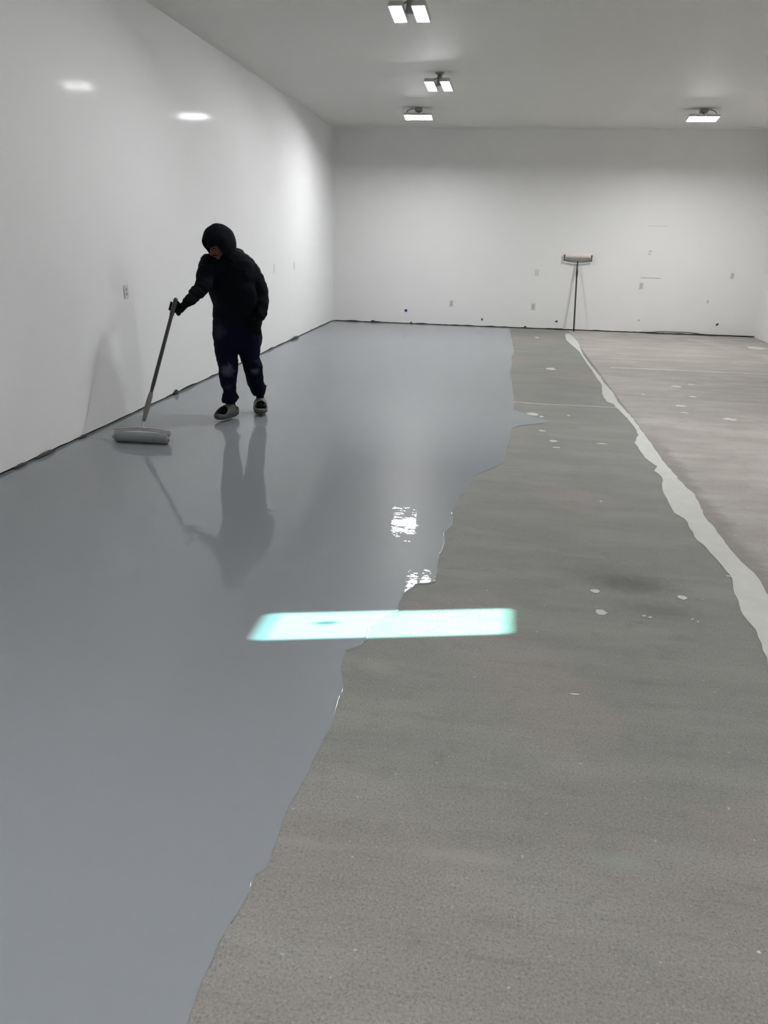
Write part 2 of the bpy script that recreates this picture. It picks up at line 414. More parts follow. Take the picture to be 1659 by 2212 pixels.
for i in range(N):
    d = (P[(i+1) % N]-P[i-1]); d.z = 0; d.normalize(); nrm.append(V((-d.y, d.x, 0)))
area = sum(P[i-1].x*P[i].y-P[i].x*P[i-1].y for i in range(N))
sg = 1 if area > 0 else -1
lay = []
for off, z in ((-.008, .0002), (-.0062, .0026), (-.003, TH+.0016), (0, TH)):
    lay.append([bm.verts.new((P[i]+nrm[i]*off*sg*(1+.5*noise.noise(P[i]*70+V((off*900, 0, 0))))).to_2d().to_3d()+V((0, 0, z+(.0011*noise.noise(P[i]*55+V((9, off*700, 0))) if off < 0 and z > .001 else 0)))) for i in range(N)])
for a, b_ in zip(lay, lay[1:]):
    for k in range(N):
        f = bm.faces.new((a[k], a[(k+1) % N], b_[(k+1) % N], b_[k])); f.smooth = True
top = lay[-1]; NB = N-4
rowsv = []
for i in range(1, NB+1):          # cross rows from the left wall to the ragged right rim
    v_ = top[i % N]; y_ = v_.co.y if i < NB else v_.co.y
    rowsv.append([bm.verts.new((XL-.008+(v_.co.x-XL+.008)*k/8, v_.co.y, TH)) for k in range(8)]+[v_])
r0 = [bm.verts.new((XL-.008+(top[0].co.x-XL+.008)*k/8, YB+.008, TH)) for k in range(9)]
rowsv.insert(0, r0)
for a, b_ in zip(rowsv, rowsv[1:]):
    for k in range(8): bm.faces.new((a[k], a[k+1], b_[k+1], b_[k]))
ep = obj('epoxy_coating', bm, M_epoxy)
tag(ep, 'glossy wet grey epoxy coating freshly rolled over the left part of the concrete floor', 'floor coating')

# ------------------------------------------------------------------ filler along the joint, loose filler marks
Lf = [(1221, 721), (1223, 735), (1238, 748), (1252, 760), (1266, 783), (1279, 800), (1289, 817), (1299, 829), (1301, 838), (1300, 850), (1306, 860), (1310, 868), (1325, 873), (1337, 887), (1355, 904), (1368, 920), (1379, 938), (1371, 957), (1394, 990), (1418, 1008), (1414, 1018), (1431, 1032), (1430, 1060), (1446, 1088), (1458, 1110), (1480, 1122), (1490, 1142), (1500, 1160), (1540, 1200), (1577, 1242), (1582, 1262), (1586, 1282), (1596, 1298), (1600, 1318), (1612, 1340), (1632, 1362), (1645, 1392), (1655, 1420), (1659, 1440)]
Rf = [(1231, 721), (1248, 738), (1260, 768), (1279, 793), (1296, 813), (1305, 828), (1324, 848), (1334, 868), (1350, 886), (1362, 898), (1384, 928), (1410, 963), (1434, 998), (1457, 1025), (1478, 1050), (1500, 1068), (1510, 1088), (1524, 1120), (1545, 1142), (1560, 1166), (1577, 1187), (1600, 1214), (1618, 1230), (1643, 1255), (1659, 1290)]
def outline(pp, jit, den):
    out = []
    for a, b_ in zip(pp, pp[1:]):
        k = max(1, int((b_-a).length/den))
        for j in range(k):
            p = a.lerp(b_, j/k); out.append(p+V((noise.noise(p*23)*jit, noise.noise(p*29+V((5, 5, 5)))*jit, 0)))
    out.append(pp[-1]); return out
lp = [on_z(*q) for q in Lf]; rp = [on_z(*q) for q in Rf]
lp += [V((1.44, 2.0, 0)), V((1.46, 0, 0)), V((1.44, -2, 0))]; rp += [V((1.60, 2.6, 0)), V((1.62, 1.2, 0)), V((1.55, -2, 0))]
loop = outline(lp, .012, .05)+outline(rp, .012, .05)[::-1]
def slab(name, loop, th, m, parent=None):
    bm = bmesh.new(); a = [bm.verts.new((p.x, p.y, 0.0003)) for p in loop]; b_ = [bm.verts.new((p.x, p.y, th)) for p in loop]; n = len(a)
    for k in range(n): bm.faces.new((a[k], a[(k+1) % n], b_[(k+1) % n], b_[k]))
    bm.faces.new(b_); bmesh.ops.triangulate(bm, faces=[f for f in bm.faces if len(f.verts) > 4])
    return obj(name, bm, m, parent)
tag(slab('filler_strip', loop, .003, M_fill), 'long ragged strip of white filler along the joint between the two concrete slabs', 'filler strip')
def blob(px, py, wpx, hpx, m=M_fill2, nm='filler_spot'):
    c = on_z(px, py); e = on_z(px+wpx/2, py); f_ = on_z(px, py-hpx/2); rx = (e-c).length; ry = (f_-c).length
    lp_ = []
    for k in range(16):
        a = 2*PI*k/16; q = V((c.x+rx*math.cos(a), c.y+ry*math.sin(a), 0)); w = 1+.45*noise.noise(V((q.x*11, q.y*11, k*.7)))
        lp_.append(V((c.x+rx*math.cos(a)*w, c.y+ry*math.sin(a)*w, 0)))
    return slab(nm, lp_, .0022, m, floor)
for q in [(1286, 1277, 18, 8), (1298, 1323, 24, 11), (1473, 1291, 19, 8), (1391, 1331, 8, 3), (1404, 1334, 9, 3), (1496, 1338, 6, 2), (1508, 1343, 4, 2), (1575, 1245, 14, 2), (1190, 797, 20, 5), (1150, 895, 24, 6), (1170, 900, 10, 3), (1195, 953, 18, 4), (1171, 931, 14, 3), (1202, 967, 16, 2), (1301, 959, 20, 2), (1228, 898, 6, 2), (1461, 835, 18, 4), (1470, 877, 20, 4), (1496, 857, 16, 3), (1577, 906, 24, 6), (1493, 831, 14, 2), (1390, 852, 8, 2), (1480, 892, 18, 2), (1635, 752, 34, 5), (1160, 729, 8, 2), (1298, 1083, 6, 2), (1240, 1500, 20, 3), (1639, 2058, 8, 6)]:
    blob(*q, m=M_fill)
# saw-cut control joints filled with white: two long thin lines
def line_mark(a, b_, w, name='filled_control_joint', jag=.012):
    A, B = on_z(*a), on_z(*b_); d = (B-A).normalized(); nn_ = V((-d.y, d.x, 0)); k = 60
    up = []; dn = []
    for i in range(k+1):
        p = A.lerp(B, i/k); ww = w*(.55+.9*abs(noise.noise(p*3.1)))
        up.append(p+nn_*ww*.5); dn.append(p-nn_*ww*.5)
    return slab(name, up+dn[::-1], .0025, M_fill, floor)
line_mark((1106, 869), (1186, 874), .05); line_mark((1186, 874), (1340, 881), .035); line_mark((1318, 794), (1700, 811), .075)

# ------------------------------------------------------------------ wall details
def bevplate(w, h, t=.006):
    bm = bmesh.new(); box(bm, (-w/2, -t, -h/2), (w/2, .004, h/2), bev=.0018); return bm
def place(o, pos, side):
    o.location = pos
    if side == 'left': o.rotation_euler = (0, 0, PI/2)
def outlet(px, py, side, label, two=True, w=.08, h=.125):
    p = (on_back if side == 'back' else on_left)(px, py)
    e = empty('electrical_outlet' if two else 'blank_wall_plate'); tag(e, label, 'outlet' if two else 'wall plate')
    obj('cover_plate', bevplate(w, h), M_plate, e)
    if two:
        for dz in (-.021, .021):
            bm = bmesh.new(); box(bm, (-.017, -.0085, dz-.014), (.017, -.004, dz+.014), bev=.003); r = obj('receptacle', bm, M_slot, e)
    place(e, p, side); return e
outlet(975, 655, 'back', 'white outlet low on the back wall, above the grey epoxy area')
outlet(1152, 662, 'back', 'white outlet low on the back wall just left of the leaning roller')
outlet(1385, 617, 'back', 'white outlet on the back wall under the short horizontal seam mark')
outlet(1582, 596, 'back', 'white outlet on the back wall nearest the right edge of the photo', h=.12)
outlet(1160, 589, 'back', 'blank white plate on the back wall, left of the leaning roller head', False)
outlet(272, 630, 'left', 'white outlet on the left wall beside the top of the roller pole')
outlet(592, 580, 'left', 'white plate on the left wall just behind the worker', False)
outlet(635, 574, 'left', 'white plate on the left wall closest to the far corner', False)
def patch(name, px, py, wpx, hpx, m, label, cat, side='back', th=.004, group=None, ang=0):
    c = at(px, py, YB) if side == 'back' else on_left(px, py)
    k = YB*math.cos(PITCH)*1.06/FPX if side == 'back' else c.y/FPX
    bm = bmesh.new(); lp_ = []
    for i in range(10):
        a = 2*PI*i/10; w = .75+.4*noise.noise(V((i*1.7, px, py)))
        lp_.append((wpx*k*.6*math.cos(a)*w, hpx*k*.6*math.sin(a)*w))
    ca, sa = math.cos(ang), math.sin(ang)
    rs = [[V((x*ca-z*sa, yy, x*sa+z*ca)) for x, z in lp_] for yy in (.001, -th)]
    rings(bm, rs); o = obj(name, bm, m); place(o, c, side)
    tag(o, label, cat, group); return o
patch('tape_scrap', 877, 671, 6, 7, M_blue, 'scrap of blue tape on the back wall, leftmost and highest of the blue scraps', 'tape')
patch('tape_scrap', 1041, 690, 4, 6, M_blue, 'tiny scrap of blue tape low on the back wall, left of the low outlets pair', 'tape')
patch('tape_scrap', 1202, 694, 6, 4, M_blue, 'scrap of blue tape on the back wall at the foot of the leaning roller', 'tape', ang=.3)
patch('tape_scrap', 1549, 701, 7, 4, M_gap, 'dark tape scrap low on the back wall, towards the right edge of the photo', 'tape', ang=.6)
patch('wall_scuff', 1529, 652, 4, 9, M_greyt, 'small grey scuff mark on the back wall above the dark tape scrap', 'scuff', th=.002)
patch('wall_scuff', 1380, 692, 6, 4, M_greyt, 'faint grey scuff low on the back wall right of the leaning roller', 'scuff', th=.002)
patch('wall_hook', 1405, 543, 7, 3, M_greyt, 'tiny grey bracket above the short seam line on the back wall', 'bracket')
patch('wall_hook', 1403, 549, 5, 3, M_greyt, 'smaller lower grey bracket above the short seam line on the back wall', 'bracket')
patch('wall_scuff', 99, 971, 4, 4, M_greyt, 'small grey dent mark near the bottom of the left wall', 'scuff', 'left', th=.002)
for a, b_, m in (((1401, 488), (1443, 490), M_plate), ((1384, 600), (1427, 601), M_crack)):
    A, B = on_back(*a), on_back(*b_); bm = bmesh.new(); box(bm, (A.x, YB-.003, A.z-.006), (B.x, YB+.002, A.z+.006)); obj('drywall_seam', bm, m, wall_back)
# torn scraps in the gap at the foot of the walls
def scrap(px, py, side, w, h, d, label, m=M_scrap, up=.0, name='debris_scrap'):
    if side == 'left':
        c = on_left(px, py); c.x = XL+d*.5
    else:
        c = on_back(px, py); c.y = YB-d*.5
    bm = bmesh.new(); vs = ball(bm, (0, 0, 0), ((d/2, w/2, h/2) if side == 'left' else (w/2, d/2, h/2)), seg=14, rng=8)
    for v_ in vs: v_.co *= 1+.35*noise.noise(v_.co*60+V((px, py, 0)))
    for v_ in vs: v_.co.z = max(v_.co.z, -h*.35)
    o = obj(name, bm, m); o.location = (c.x, c.y, up+h*.35+.004); tag(o, label, 'debris'); return o
scrap(634, 736, 'left', .42, .05, .055, 'crumpled grey scrap lying at the foot of the left wall, between worker and far corner')
scrap(378, 850, 'left', .09, .06, .03, 'small grey torn flap standing at the foot of the left wall behind the roller pole')
scrap(95, 985, 'left', .26, .035, .03, 'torn grey strip at the foot of the left wall, left of the roller')
scrap(42, 1008, 'left', .16, .03, .025, 'small torn edge at the foot of the left wall nearest the photo edge')
scrap(176, 946, 'left', .12, .03, .025, 'small torn edge at the foot of the left wall just left of the roller head')
scrap(806, 696, 'back', .09, .05, .03, 'small dark lump at the foot of the back wall near the left corner', M_gap)
scrap(762, 694, 'back', .3, .035, .03, 'flat dark strip at the foot of the back wall closest to the left corner', M_gap)
scrap(888, 700, 'back', .04, .05, .02, 'tiny dark lump at the foot of the back wall below the high blue tape scrap', M_gap)
scrap(1134, 708, 'back', .05, .05, .02, 'small grey lump at the foot of the back wall under the two stacked plates', M_gap)
scrap(1205, 712, 'back', .25, .03, .03, 'dark flat strip at the foot of the back wall beside the leaning roller', M_gap)
# loose black cord lying along the foot of the back wall
bm = bmesh.new()
cp = [(1390, 719, .01), (1410, 718, .02), (1425, 716, .035), (1455, 717, .035), (1480, 718, .04), (1500, 720, .03), (1515, 723, .015), (1545, 724, .012), (1580, 726, .012), (1620, 728, .012), (1680, 731, .012)]
def onb(px, py, z, off): q = on_back(px, py); return V((q.x, YB-off, z))
tube(bm, [onb(x, y, z+.008, .03) for x, y, z in cp], [.008]*len(cp), n=8, steps=4)
tube(bm, [onb(x, y, .010, .06+.03*math.sin(i)) for i, (x, y, z) in enumerate(cp[:8])], [.008]*8, n=8, steps=4)
tag(obj('power_cord', bm, M_cord, smooth=True), 'black cord lying loosely along the foot of the back wall at right', 'cord')

# ------------------------------------------------------------------ ceiling lights
LEDK = 1.0
def head_parts(parent, loc, w, d, rx, ry=0, rz=0, lm=None, rim=.022):
    """housing with a glowing lens on its underside; rx tips the lens towards the camera end"""
    R = Matrix.Rotation(rz, 4, 'Z') @ Matrix.Rotation(rx, 4, 'X') @ Matrix.Rotation(ry, 4, 'Y')
    Mx = Matrix.Translation(V(loc)) @ R
    bm = bmesh.new(); box(bm, (-w/2-.006, -d/2-.006, -.012), (w/2+.006, d/2+.006, .014), bev=.006)
    for k in range(5): box(bm, (-w/2*.8+k*w*.2-.002, -d/2*.8, .012), (-w/2*.8+k*w*.2+.002, d/2*.8, .028))
    for q in ((-w/2-.006, -d/2-.006, -w/2, d/2+.006), (w/2, -d/2-.006, w/2+.006, d/2+.006), (-w/2, -d/2-.006, w/2, -d/2), (-w/2, d/2, w/2, d/2+.006)):
        box(bm, (q[0], q[1], -.012-rim), (q[2], q[3], -.010))
    bm.transform(Mx); h = obj('lamp_head', bm, M_housing, parent)
    bm = bmesh.new(); vs_ = box(bm, (-w/2+.001, -d/2+.001, -.0165), (w/2-.001, d/2-.001, -.0125))
    for f in bm.faces: f.material_index = 0 if f.calc_center_median().z < -.016 else 1
    bm.transform(Mx); obj('lens', bm, [lm or M_led, M_housing], h)
    return h
def fixture(x, y, kind, label, rz=0, cord=0, lm=None):
    e = empty('ceiling_light', (x, y, ZC), rz); tag(e, label, 'ceiling light')
    bm = bmesh.new()
    if kind == 'spot':
        cyl(bm, (0, 0, 0), (0, 0, -.022), .055); cyl(bm, (0, 0, -.022), (0, 0, -.05), .03); obj('mounting_plate', bm, M_box, e)
        bm = bmesh.new(); box(bm, (-.033, -.03, -.15), (.033, .02, -.05), bev=.008); obj('sensor_box', bm, M_box, e)
        for s_ in (-1, 1):
            bm = bmesh.new(); tube(bm, [(0, 0, -.05), (s_*.05, -.01, -.07), (s_*.095, -.005, -.10)], [.008]*3, n=10, steps=3); obj('arm', bm, M_box, e)
            head_parts(e, (s_*.1, -.02, -.13), .115, .225, -math.radians(19), .03, rz=-.14, lm=lm)
    else:
        bm = bmesh.new(); box(bm, (-.055, -.05, -.06), (.055, .05, 0), bev=.006); obj('junction_box', bm, M_box, e)
        bm = bmesh.new(); tube(bm, [(0, 0, -.05), (0, -.01, -.09)], [.018, .018], n=12); box(bm, (-.2, -.012, -.094), (.2, .012, -.086)); obj('mounting_arm', bm, M_box, e)
        bm = bmesh.new(); s_ = cord
        tube(bm, [(s_*.04, -.01, -.03), (s_*.10, -.03, -.02), (s_*.17, -.04, -.05), (s_*.2, -.03, -.09)], [.005]*4, n=8, steps=5); obj('cord', bm, M_cord, e, True)
        for s_ in (-1, 1): head_parts(e, (s_*.112, -.01, -.125), .215, .23, -math.radians(10), 0, 0, M_led2, .010)
    return e
def ceil_xy(px, py, z): q = on_z(px, py, z); return q.x, q.y
zz = ZC-.13
a = ceil_xy(886, 24, zz); fixture(a[0], a[1], 'spot', 'twin-head ceiling light at the top of the photo, nearest the camera')
a = ceil_xy(949, 182, zz); fixture(a[0], a[1], 'spot', 'twin-head ceiling light second from the camera, over the far wet floor', -.05)
a = ceil_xy(904, 252, zz); fixture(a[0], a[1], 'bar', 'wide ceiling light near the back wall, the left one of the two', 0, -1)
a = ceil_xy(1518, 255, zz); fixture(a[0], a[1], 'bar', 'wide ceiling light near the back wall, the right one of the two', 0, 1)
for (x, y, r) in [(-.95, 1.1, 0), (2.95, 7.2, 0), (2.95, .8, 0)]:
    fixture(x, y, 'spot', 'twin-head ceiling light outside the photo, over the %s side at %s' % ('wet' if x < 0 else 'bare', {4.4: 'the nearest bay', 1.1: 'the bay overhead', -2.2: 'the rear bay', 7.2: 'the middle bay', 4.0: 'the nearest bay', .8: 'the bay overhead', -2.3: 'the rear bay'}[y]), r, 0, M_led3)

# ------------------------------------------------------------------ floor rollers
def roller_head(e, cen, ax, upv, fwd, Lr, rad, mats, bow, arm_h):
    """cover + bowed double frame; cen = middle of the cover's axis, upv points from cover to the socket"""
    ax, upv = ax.normalized(), upv.normalized()
    bm = bmesh.new(); prof = [(-.5, .82), (-.49, .97), (-.46, 1), (-.2, 1.0), (0, 1.0), (.2, 1.0), (.46, 1), (.49, .97), (.5, .82)]
    x, y = frame_of(ax)
    rs = [[cen+ax*(u*Lr)+(x*math.cos(2*PI*k/28)+y*math.sin(2*PI*k/28))*rad*s_ for k in range(28)] for u, s_ in prof]
    rings(bm, rs); obj('roller_cover', bm, mats[0], e, True)
    hl = Lr/2+.012; fr = None
    for o_, r_ in ((0, .0075), (.017, .0055)):
        bm = bmesh.new(); pp = []
        for i in range(13):
            u = -1+2*i/12; pp.append(cen+ax*(u*(hl+.004))+upv*(arm_h+bow*(1-u*u)-o_)+fwd*.012*(1-u*u))
        tube(bm, pp, [r_]*13, n=10, steps=2)
        fr = obj('frame_bar', bm, mats[1], e, True)
    for s_ in (-1, 1):
        bm = bmesh.new(); c0 = cen+ax*(s_*hl)
        tube(bm, [c0, c0+upv*arm_h*.5, c0+upv*(arm_h+.006)], [.011, .010, .013], n=12, squash=.6, steps=3)
        br = obj('end_bracket', bm, mats[2], e, True)
        bm = bmesh.new(); cyl(bm, c0-ax*s_*.012, c0+ax*s_*.012, .02); obj('axle_cap', bm, mats[2], br)
    return cen+upv*(arm_h+bow)

def dirn(v_): return v_.normalized()
# the roller in use
g0 = on_z(247, 957); g1 = on_z(357, 963)
ax = dirn(V((g1.x-g0.x, g1.y-g0.y, 0))); RAD = .043
Yp = (g0.y+g1.y)/2
cenr = V(((g0.x+g1.x)/2, Yp+.045, RAD+TH+.001)); Lr = (g1-g0).length*1.035
HANDY = 6.52
ptop = at(380, 645, HANDY)
pbot = at(310, 911, Yp+.13)
e1 = empty('floor_roller', (cenr.x, cenr.y, 0)); inv = V(e1.location)
tag(e1, 'grey paint roller on a long pole, held by the worker, on the wet epoxy', 'paint roller')
def sub(v_): return v_-inv
pd = dirn(ptop-pbot); upv = dirn(V((0, .42, .8)))
top = roller_head(e1, sub(cenr), ax, upv, V((0, 0, 0)), Lr, RAD, (M_nap, M_rframe, M_endw), .022, .058)
jn = sub(pbot)
bm = bmesh.new(); tube(bm, [top-upv*.012, top.lerp(jn, .5), jn], [.011, .009, .012], n=14, steps=3); cyl(bm, top-ax*.02, top+ax*.02, .013); obj('connector', bm, M_rframe, e1, True)
pt = sub(ptop); ln = (pt-jn).length
bm = bmesh.new(); tube(bm, [jn, jn+pd*.05, jn+pd*.09, jn+pd*.15, jn+pd*.22, jn+pd*.25], [.014, .017, .021, .023, .019, .017], n=18, steps=4, fold=.002); obj('threaded_socket', bm, M_sock2, e1, True)
bm = bmesh.new(); tube(bm, [jn+pd*.2, jn+pd*ln*.6, pt-pd*.14], [.0165, .0155, .0155], n=18, steps=3); obj('pole', bm, M_pole, e1, True)
bm = bmesh.new(); tube(bm, [pt-pd*.16, pt-pd*.145, pt-pd*.1, pt-pd*.01], [.016, .0195, .018, .018], n=18, steps=4); obj('grip', bm, M_pole, e1, True)
# the roller leaning on the back wall
hb = at(1239, 716, YB-.17); hb.z = .006
RD2 = .042
ht = at(1249, 553, YB-RD2-.004)
base = on_z(1239, 717); base.y = min(base.y, YB-.12)
e2 = empty('leaning_roller', (base.x, base.y, 0)); inv = V(e2.location)
tag(e2, 'dark-poled roller with clean white cover leaning head-up against the back wall', 'paint roller')
c2 = sub(ht); f2 = V((0, 0, .012)); pdir = dirn(c2-f2)
Lc = (at(1279, 553, YB)-at(1223, 553, YB)).length
top = roller_head(e2, c2, V((1, 0, .0)), -dirn(V((0, .12, 1))), V((0, -.01, 0)), Lc, RD2, (M_napw, M_frD, M_frD), .035, .085)
bm = bmesh.new(); tube(bm, [top+V((0, 0, .02)), top-V((0, 0, .06))], [.011, .013], n=12); obj('connector', bm, M_poleD, e2, True)
q0 = top-V((0, 0, .05)); pd2 = dirn(f2-q0)
bm = bmesh.new(); tube(bm, [q0, q0+pd2*.06, q0+pd2*.13, q0+pd2*.19, q0+pd2*.22], [.014, .017, .024, .021, .016], n=16, steps=3); obj('threaded_socket', bm, M_poleD, e2, True)
bm = bmesh.new(); tube(bm, [q0+pd2*.2, q0.lerp(f2, .6), f2+V((0, 0, .01))], [.0155, .0155, .0165], n=16, steps=2); obj('pole', bm, M_poleD, e2, True)

# ------------------------------------------------------------------ the worker
ped = on_z(520, 898); per = empty('person', (ped.x, ped.y, 0)); pinv = V(per.location)
tag(per, 'person in black hooded sweatshirt, navy trousers and grey foam slides, bent over pushing a roller', 'person')
def A_(x, y, Y): return at(x, y, Y)-pinv
HY = 7.02
# trousers
def rowring(xl, xr, y, Y, dep, n=36, pw=2.3, yd=0):
    a, b_ = A_(xl, y, Y), A_(xr, y, Y); c = (a+b_)/2; hx = (b_-a)/2
    rg = []
    for k in range(n):
        th = 2*PI*k/n; cs, sn = math.cos(th), math.sin(th)
        cs = math.copysign(abs(cs)**(2/pw), cs); sn = math.copysign(abs(sn)**(2/pw), sn)
        rg.append(c+hx*cs+V((0, dep*sn, 0)))
    return rg
def rows(bm, L): rings(bm, [rowring(*r) for r in L])
bm = bmesh.new()
rows(bm, [(466, 551, 680, HY, .12), (461, 556, 692, HY, .13), (461, 560, 705, HY, .135), (461, 563, 722, HY, .135), (463, 563, 738, HY, .13), (465, 562, 752, HY, .12), (472, 556, 760, HY, .10)])
def leg(L):
    rs = []
    for (xl, xr, y, Y, dep) in L: rs.append((xl, xr, y, Y, dep))
    # dense rows with cloth wrinkles
    out = []
    for i in range(len(rs)-1):
        for k in range(5):
            u = k/5; out.append(tuple(p*(1-u)+q*u for p, q in zip(rs[i], rs[i+1])))
    out.append(rs[-1]); R_ = []
    for r in out:
        rg = rowring(*r, n=28, pw=2.0); c = sum(rg, V())/len(rg)
        R_.append([c+(p-c)*(1+.05*noise.noise(V((p.x*14, p.y*14, p.z*22)))) for p in rg])
    rings(bm, R_)
YA, YBk = 6.90, 7.22        # near (viewer-left) and far (viewer-right) ankles
leg([(462, 513, 735, 7.0, .105), (465, 512, 760, 6.98, .10), (470, 513, 778, 6.94, .095), (473, 514, 793, 6.91, .09), (474, 513, 810, 6.92, .085), (477, 510, 828, 6.95, .08), (484, 508, 846, 6.97, .07), (481, 513, 855, 6.96, .08), (480, 516, 860, 6.955, .085), (481, 511, 869, 6.95, .075)])
leg([(510, 563, 735, 7.04, .105), (514, 561, 757, 7.05, .10), (520, 559, 774, 7.07, .095), (525, 567, 790, 7.08, .09), (529, 568, 808, 7.14, .085), (533, 569, 825, 7.2, .08), (540, 573, 838, 7.25, .075), (545, 573, 848, 7.27, .07), (548, 572, 854, 7.27, .062)])
# side pocket bulge and heel bunching
ball(bm, A_(559, 728, 7.06), (.03, .06, .09)); ball(bm, A_(465, 722, 7.05), (.022, .05, .08))
ball(bm, A_(570, 834, 7.27), (.028, .03, .02)); ball(bm, A_(512, 859, 6.98), (.022, .03, .02))
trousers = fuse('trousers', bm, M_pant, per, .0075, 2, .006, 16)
dust(M_pant, [(A_(491, 801, 6.82), .085, .9), (A_(551, 803, 7.03), .06, .9), (A_(474, 716, 6.9), .10, .18), (A_(492, 838, 6.86), .07, .2)])
# hooded sweatshirt
bm = bmesh.new()
rows(bm, [(474, 506, 533, 6.98, .07), (462, 522, 543, 6.98, .10), (452, 536, 552, 6.98, .125), (444, 546, 564, 6.97, .14), (440, 551, 580, 6.965, .15), (441, 555, 600, 6.965, .155), (448, 557, 620, 6.975, .155), (457, 559, 640, 6.985, .15), (463, 560, 658, 6.995, .15), (461, 559, 672, 7.0, .155), (460, 556, 684, 7.005, .15), (466, 550, 693, 7.01, .135)])
shL, elL, wrL = A_(452, 568, 6.90), A_(440, 618, 6.72), A_(406, 652, 6.56)
def sleeve(pts, rad, bunch):
    P_, R_ = [], []
    for i in range(len(pts)-1):
        for k in range(9):
            u = k/9; P_.append(pts[i].lerp(pts[i+1], u)); R_.append(rad[i]*(1-u)+rad[i+1]*u)
    P_.append(pts[-1]); R_.append(rad[-1]); n_ = len(P_)
    R_ = [r*(1+(bunch*math.sin(i*1.55+.4) if i > n_*.42 else 0)) for i, r in enumerate(R_)]
    tube(bm, P_, R_, n=24, fold=.010)
sleeve([shL, shL.lerp(elL, .5)+V((-.008, 0, 0)), elL, elL.lerp(wrL, .5), wrL], [.083, .079, .070, .058, .046], .07)
shR, elR, wrR = A_(539, 568, 7.0), A_(562, 640, 7.03), A_(562, 683, 6.92)
shR = A_(536, 573, 7.0)
sleeve([shR, shR.lerp(elR, .5)+V((.012, 0, 0)), elR, elR.lerp(wrR, .55)+V((.004, 0, 0)), wrR], [.078, .086, .084, .070, .05], .03)
ball(bm, A_(508, 640, 6.90), (.20, .09, .20)); ball(bm, A_(505, 548, 7.05), (.10, .08, .055)); ball(bm, A_(489, 532, 7.0), (.07, .07, .08))
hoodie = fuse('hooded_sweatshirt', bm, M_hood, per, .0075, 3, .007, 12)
# head frame: turned to the left of the photo and bowed
fh = V((-.50, -.86, 0)).normalized(); fh = (fh*math.cos(math.radians(30))-V((0, 0, 1))*math.sin(math.radians(30))).normalized()
rt = fh.cross(V((0, 0, 1))).normalized(); uh = rt.cross(fh).normalized()
RH = Matrix((rt, fh, uh)).transposed()      # local x = side, y = forward, z = up
hc = A_(471, 527, 6.86)
def L_(x, y, z): return hc+RH@V((x, y, z))
# body: one continuous figure under the clothes
bm = bmesh.new()
ball(bm, L_(0, -.012, .025), (.074, .094, .098), RH); ball(bm, L_(0, .018, -.04), (.062, .070, .078), RH)
ball(bm, L_(0, .052, -.098), (.030, .026, .022), RH)                      # chin
tube(bm, [L_(0, .084, .012), L_(0, .096, -.015), L_(0, .110, -.034)], [.0085, .010, .0145], n=12, steps=3)
for s_ in (-1, 1):
    ball(bm, L_(s_*.012, .099, -.036), (.009, .010, .008), RH); ball(bm, L_(s_*.031, .079, .022), (.023, .012, .008), RH)
    ball(bm, L_(s_*.040, .050, -.030), (.026, .024, .028), RH)
    ball(bm, L_(s_*.077, -.012, -.01), (.008, .018, .032), RH)
ball(bm, L_(0, .090, -.062), (.024, .009, .006), RH); ball(bm, L_(0, .087, -.073), (.020, .009, .007), RH)
nk = A_(491, 556, 6.99)
tube(bm, [L_(0, -.03, -.05), nk, A_(500, 575, 7.0)], [.058, .056, .07], n=18, steps=3)
tube(bm, [A_(500, 570, 6.98), A_(505, 620, 6.98), A_(508, 665, 7.0), A_(510, 710, 7.02)], [.12, .13, .125, .12], n=24, steps=3, squash=.8)
tube(bm, [A_(470, 568, 6.93), A_(525, 568, 6.99)], [.06, .06], n=16)
tube(bm, [shL, elL, wrL, A_(404, 651, 6.56)], [.055, .045, .026, .022], n=16, steps=3)
tube(bm, [shR, elR, wrR, A_(561, 690, 6.90)], [.055, .045, .026, .022], n=16, steps=3)
tube(bm, [A_(488, 710, 7.0), A_(493, 795, 6.93), A_(497, 858, 6.97)], [.07, .045, .026], n=16, steps=3)
tube(bm, [A_(538, 710, 7.03), A_(549, 795, 7.1), A_(560, 838, 7.27)], [.07, .045, .026], n=16, steps=3)
fuse('body', bm, M_skin, per, .0045, 2)
for s_ in (-1, 1):
    bm = bmesh.new(); ball(bm, L_(s_*.031, .082, .004), (.0125, .0072, .0048), RH); obj('eye', bm, M_hair, per, True)
    bm = bmesh.new(); tube(bm, [L_(s_*.014, .0925, .020), L_(s_*.034, .0885, .025), L_(s_*.050, .075, .020)], [.0028, .0038, .002], n=8, steps=3); obj('eyebrow', bm, M_hair, per, True)
bm = bmesh.new(); tube(bm, [L_(-.034, .080, -.066), L_(-.014, .0985, -.054), L_(.014, .0985, -.054), L_(.034, .080, -.066)], [.002, .0042, .0042, .002], n=8, steps=4)
tube(bm, [L_(-.03, .058, -.104), L_(-.014, .072, -.108), L_(.014, .072, -.108), L_(.03, .058, -.104)], [.004, .006, .006, .004], n=8, steps=4); obj('moustache_and_beard', bm, M_hair, per, True)
